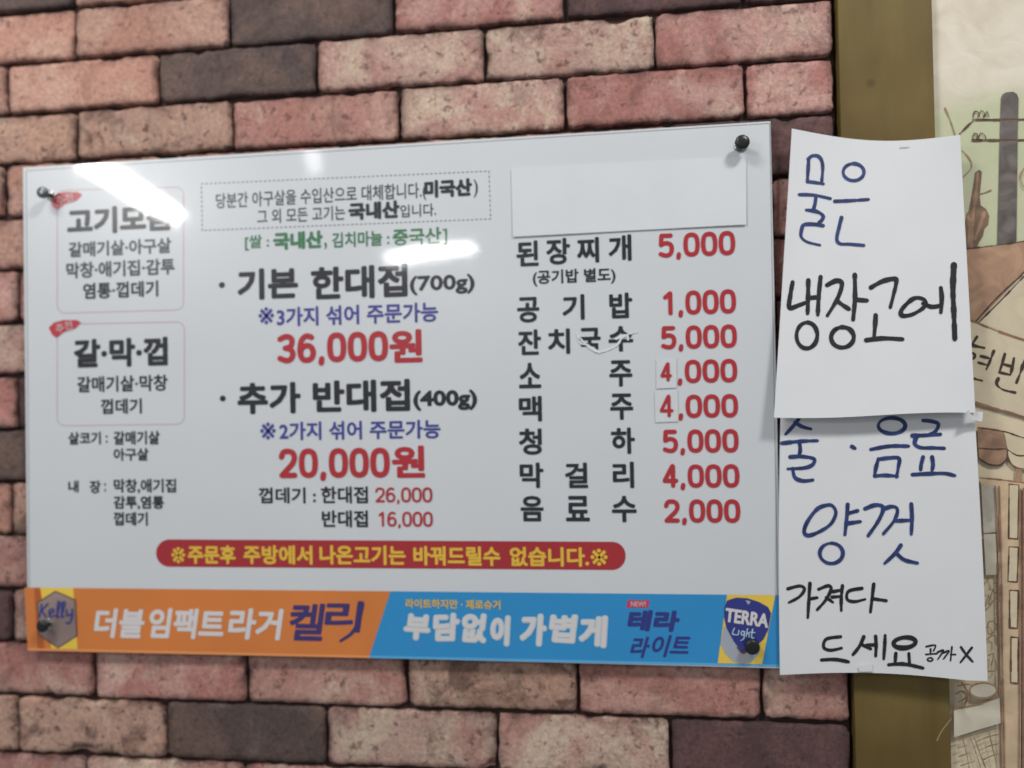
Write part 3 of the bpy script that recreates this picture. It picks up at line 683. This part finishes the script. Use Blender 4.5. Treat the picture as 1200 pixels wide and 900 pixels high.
poly('label_swoosh', T(Q, [(215, 400), (245, 430), (380, 655), (470, 625), (535, 570), (520, 650), (460, 715), (380, 735), (290, 715), (220, 640), (180, 560)]), -.0008, P['silver'], board)
poly('label_shield', T(Q, [(240, 178), (320, 152), (420, 158), (520, 190), (600, 235), (628, 290), (600, 440), (560, 520), (470, 600), (378, 640), (300, 540), (235, 420), (215, 330), (218, 240)]), -.0010, P['navy2'], board)
poly('label_emblem', T(Q, [(400, 175), (450, 185), (428, 215)]), -.0012, P['silver'], board)
link('shield_point', strokes_mesh([T(Q, [(330, 590), (378, 640), (440, 610)])], 1.6, FLAT(-.0012)), P['hexline'], board)
text('label_lettering', [('TERRA', *Q(222, 268), *Q(606, 392))], P['adwhite'], board, .75, -.0014, rot=-.13)
link('label_script', strokes_mesh([T(Q, [(305, 420), (288, 470), (330, 480)]), T(Q, [(345, 440), (338, 480)]), T(Q, ell(378, 465, 14, 18)), T(Q, [(394, 450), (388, 510), (360, 530)]), T(Q, [(420, 425), (408, 495)]), T(Q, [(412, 475), (435, 462), (432, 500)]),
    T(Q, [(465, 430), (455, 500), (478, 505)]), T(Q, [(445, 455), (485, 460)])], 1.2, FLAT(-.0014)), P['adpale'], board)

# ------------------------------------------------------------------ stickers and patches on the board
def sheet(name, corners, y0, thick, mat, parent=None, bend=lambda u, v: 0.0, nu=24, nv=14, edge=None):
    """a sheet of paper: corners TL, TR, BR, BL in survey px, bend gives its lift off the plane y0"""
    V, Fc = [], []
    for j in range(nv+1):
        for i in range(nu+1):
            u, v = i/nu, j/nv
            px = (corners[0][0]*(1-u)+corners[1][0]*u)*(1-v)+(corners[3][0]*(1-u)+corners[2][0]*u)*v
            py = (corners[0][1]*(1-u)+corners[1][1]*u)*(1-v)+(corners[3][1]*(1-u)+corners[2][1]*u)*v
            if edge: ex, ey = edge(u, v); px += ex; py += ey
            V.append(W(px, py, y0-bend(u, v)))
    n = len(V); V += [v+Vector((0, thick, 0)) for v in V[:n]]
    V += [v.copy() for v in V[:2*n]]
    idx = lambda i, j: j*(nu+1)+i
    for j in range(nv):
        for i in range(nu):
            Fc.append((idx(i, j), idx(i, j+1), idx(i+1, j+1), idx(i+1, j))); Fc.append(tuple(n+k for k in (idx(i, j), idx(i+1, j), idx(i+1, j+1), idx(i, j+1))))
    jdx = lambda i, j: 2*n+idx(i, j)
    for i in range(nu):
        Fc.append((jdx(i, 0), jdx(i+1, 0), n+jdx(i+1, 0), n+jdx(i, 0))); Fc.append((jdx(i+1, nv), jdx(i, nv), n+jdx(i, nv), n+jdx(i+1, nv)))
    for j in range(nv):
        Fc.append((jdx(0, j+1), jdx(0, j), n+jdx(0, j), n+jdx(0, j+1))); Fc.append((jdx(nu, j), jdx(nu, j+1), n+jdx(nu, j+1), n+jdx(nu, j)))
    return link(name, raw(V, Fc), mat, parent, 2*nu*nv)
o = sheet('paper_strip', [(599, 197), (874.5, 183), (874.5, 263), (601, 277.5)], -.0012, .0003, PATCH, None,
          lambda u, v: .0001+.0004*v*v+.0002*math.sin(u*7+1)*v+.0003*max(0, u-.9)*10*v)
o['label'] = 'blank white paper strip stuck over the top right of the menu board'; o['category'] = 'paper strip'
def sticker(c, digit_box, label):
    t = thing('price_sticker', W((c[0][0]+c[2][0])/2, c[2][1], 0), label, 'sticker', 'square stickers over old prices')
    sheet('sticker_paper', c, -.0010, .0001, STICK, t, nu=4, nv=4)
    digits('sticker_digit', '4', *digit_box, P['red'], t, 3.9, -.0016)
sticker([(769, 420), (793, 419), (793, 454.5), (769, 455.5)], (773, 425, 788, 447), 'small white square sticker with a smaller red 4, before the soju price')
sticker([(767, 457.5), (794, 456.5), (795, 494), (768, 495)], (772, 463, 790, 489), 'small white square sticker with a larger red 4, before the beer price')
me = strokes_mesh([([(676, 391), (684, 401), (696, 411), (705, 412), (722, 405), (731, 394), (747, 389)], 1.8), ([(676, 391), (680, 402), (690, 404)], 1.3), ([(722, 397), (734, 393), (736, 398)], 2.4), ([(690, 406), (703, 413)], 2.6)], 2, FLAT(-.0008), wob=.8)
o = link('tape_residue', me, TAPE); o['label'] = 'torn whitish tape residue curling across the noodle line of the menu board'; o['category'] = 'tape'

# ------------------------------------------------------------------ handwritten notes
def note(name, corners, y0, bend, edge, label):
    t = thing(name, W((corners[2][0]+corners[3][0])/2, corners[2][1], y0), label, 'note')
    sheet('sheet_of_paper', corners, y0, .0003, PAPER, t, bend, 30, 30, edge)
    tl, tr, br, bl = corners
    def surf(px, py):
        v = 0.5; u = .5
        for _ in range(4):
            lx = tl[0]+(bl[0]-tl[0])*v; rx = tr[0]+(br[0]-tr[0])*v; u = (px-lx)/(rx-lx)
            ty = tl[1]+(tr[1]-tl[1])*u; by = bl[1]+(br[1]-bl[1])*u
            uc, vc = min(1, max(0, u)), min(1, max(0, v)); ex, ey = edge(uc, vc)
            v = (py-ey-ty)/(by-ty)
        u = min(1, max(0, u)); v = min(1, max(0, v))
        return W(px, py, y0-bend(u, v)-.00035)
    return t, surf
# lower note first: the upper one hangs over its top edge
n2, S2 = note('lower_note', [(915, 470), (1141.5, 474), (1157.5, 798), (914, 791)], -.0035,
              lambda u, v: .0012+.004*math.sin(math.pi*u)*v+.010*u*u*v, lambda u, v: (3*math.sin(math.pi*v)*(-.6 if u < .5 else .4), -5.5*math.sin(math.pi*min(1, u/.9))*v**4*(1 if u < .9 else 0)),
              'lower handwritten white note in blue and black marker, beside the board\'s bottom right corner')
n1, S1 = note('upper_note', [(928, 150.5), (1125, 158), (1143, 484), (907, 489.5)], -.002,
              lambda u, v: .001+.015*v**1.6+.004*math.sin(math.pi*u)*(v-.3)+.006*(abs(u-.45)*2)**2*(1-v)**3,
              lambda u, v: (0, 10.5*math.sin(math.pi*min(1, u*1.0))**1.0*(1-v)**6 + 1.5*math.sin(u*6)*v**4),
              'upper handwritten white note reaching across brick, post and mural, lifted at its bottom edge')
a = lambda *p: [(890+u/3.6, 130+v/3.6) for u, v in p]
b_ = lambda *p: [(890+u/3.6, 350+v/3.6) for u, v in p]
c_ = lambda *p: [(890+u/3.6, 560+v/3.6) for u, v in p]
def write(nm, lines, width, surf, mat, parent):
    return link(nm, strokes_mesh(lines, width, surf, wob=.3), mat, parent)
write('handwriting', [a((208, 200), (205, 250), (202, 298)), a((205, 203), (222, 190), (245, 190), (262, 208), (267, 245), (262, 303)), a((202, 298), (235, 302), (270, 308)),
    a((168, 353), (230, 355), (300, 370)), a((238, 360), (235, 388), (228, 415)), a((198, 418), (240, 424), (268, 442), (262, 462), (250, 470)), a((268, 484), (230, 478), (188, 480), (178, 500), (176, 530), (200, 552), (255, 566)),
    a(*ell(397, 258, 44, 36)), a((318, 381), (390, 378), (460, 373)), a((346, 450), (336, 490), (326, 540), (340, 560), (380, 562), (440, 567))], 4.0, S1, MARK_BLUE, n1)
write('handwriting', [a((140, 722), (130, 780), (126, 830), (160, 822), (196, 808)), a((206, 715), (205, 790), (203, 855)), a((258, 700), (250, 780), (246, 862)), a((203, 790), (250, 785)),
    a((285, 735), (325, 716), (348, 730), (330, 790), (286, 864)), a((325, 800), (350, 818), (378, 836)), a((402, 692), (403, 790), (395, 880)), a((403, 796), (455, 800)),
    b_(*ell(200, 155, 44, 55, .05)), b_(*ell(350, 163, 48, 43, -.1)), a((470, 745), (520, 718), (570, 708), (577, 724), (567, 770), (552, 828)), b_((490, 70), (488, 110), (483, 162)), b_((450, 175), (520, 167), (604, 171)),
    a((662, 788), (630, 805), (598, 842), (604, 864), (650, 856), (700, 822), (696, 797), (662, 788)), a((690, 812), (725, 826), (760, 822)), a((765, 746), (769, 790), (765, 850)), (a((820, 650), (816, 750), (820, 850), (824, 962)), 6.2)], 5.0, S1, MARK_BLACK, n1)
write('handwriting', [b_((165, 508), (140, 540), (110, 572)), b_((150, 522), (180, 540), (217, 550)), b_((95, 610), (170, 602), (245, 599)), b_((168, 605), (172, 640), (165, 665)),
    b_((130, 668), (180, 666), (230, 676), (224, 700), (190, 714), (120, 718)), b_((140, 716), (150, 755), (185, 769), (225, 765)), b_((390, 624), (404, 632)),
    b_(*ell(558, 536, 57, 33)), b_((470, 636), (550, 622), (630, 622)), b_((502, 675), (492, 710), (485, 748)), b_((500, 678), (545, 672), (588, 673), (586, 710), (578, 752)), b_((486, 748), (530, 745), (582, 749)),
    b_((690, 514), (730, 518), (755, 530), (742, 560), (715, 572)), b_((645, 578), (700, 576), (764, 572)), b_((662, 582), (655, 612), (680, 628), (730, 629), (780, 631)), b_((690, 668), (682, 700), (680, 722)), b_((728, 668), (732, 700), (728, 724)), b_((645, 742), (720, 738), (780, 737), (824, 746)),
    c_((290, 114), (245, 130), (205, 180), (188, 225), (205, 243), (250, 228), (300, 195), (322, 150), (312, 122), (290, 114)), c_((372, 112), (368, 170), (360, 240)), c_((372, 150), (415, 138)), c_((370, 192), (426, 184)), c_(*ell(303, 318, 49, 43)),
    c_((445, 130), (490, 114), (522, 126), (502, 180), (458, 244)), c_((520, 132), (560, 120), (582, 134), (568, 180), (522, 236)), c_((575, 181), (640, 178)), c_((640, 110), (643, 170), (640, 238)), c_((596, 284), (570, 320), (528, 360)), c_((575, 315), (610, 345), (666, 359))], 4.3, S2, MARK_BLUE, n2)
write('handwriting', [c_((120, 468), (170, 456), (190, 470), (168, 502), (124, 526)), c_((213, 445), (208, 520), (204, 590)), c_((208, 512), (244, 505)), c_((250, 470), (290, 455), (302, 470), (280, 515), (243, 557)), c_((282, 505), (310, 525)),
    c_((310, 480), (342, 474)), c_((306, 503), (342, 500)), c_((350, 455), (345, 510), (345, 560)), c_((432, 466), (376, 478), (370, 512), (400, 522), (446, 512)), c_((482, 448), (475, 510), (468, 566)), c_((478, 510), (535, 518)),
    c_((342, 670), (282, 680), (271, 715), (300, 727), (346, 718)), (c_((262, 768), (320, 766), (376, 776)), 4.2), c_((440, 670), (422, 710), (394, 746)), c_((430, 702), (470, 722)), c_((452, 706), (488, 704)), c_((490, 668), (492, 710), (490, 752)), c_((530, 664), (528, 710), (524, 764)),
    (c_(*ell(612, 695, 47, 22, -.1)), 5.2), c_((575, 740), (572, 782)), c_((630, 740), (633, 786)), (c_((545, 788), (610, 785), (690, 802)), 4.2)], 3.8, S2, MARK_BLACK, n2)
write('handwriting', [c_((703, 712), (742, 706), (734, 730)), c_((722, 722), (722, 742)), c_((702, 745), (750, 741)), c_(*ell(720, 766, 11, 7)), c_((752, 735), (776, 728), (752, 766)), c_((776, 738), (800, 730), (776, 764)), c_((812, 712), (806, 772)), c_((806, 745), (828, 745)),
    (c_((850, 714), (872, 745), (900, 776)), 2.8), (c_((896, 716), (870, 750), (848, 778)), 2.8)], 2.0, S2, MARK_BLACK, n2)
link('staple_mark', strokes_mesh([[(1055, 173.2), (1065, 172.6)]], 1.6, S1), plain_mat('pencil_grey', (.50, .50, .52), .5), n1)

o = sheet('tape_piece', [(1134, 480), (1152, 483), (1151, 494), (1133, 491)], -.0135, .0002, TAPE, None, lambda u, v: .006*(1-u)**2, 6, 4)
o['label'] = 'tiny crumpled white tape piece where the two notes meet at their right edges'; o['category'] = 'tape'
o = sheet('tape_piece', [(1006, 780), (1022, 778), (1023, 787), (1007, 787)], -.0115, .0002, TAPE, None, lambda u, v: .0015*math.sin(3*u), 6, 4)
o['label'] = 'white tape piece holding the bottom edge of the lower note'; o['category'] = 'tape'
o = sheet('tape_piece', [(1050, 472), (1064, 470), (1066, 481), (1051, 482)], -.0172, .0002, TAPE, None, lambda u, v: .001, 6, 4)
o['label'] = 'small tape piece at the bottom edge of the upper note, centre'; o['category'] = 'tape'
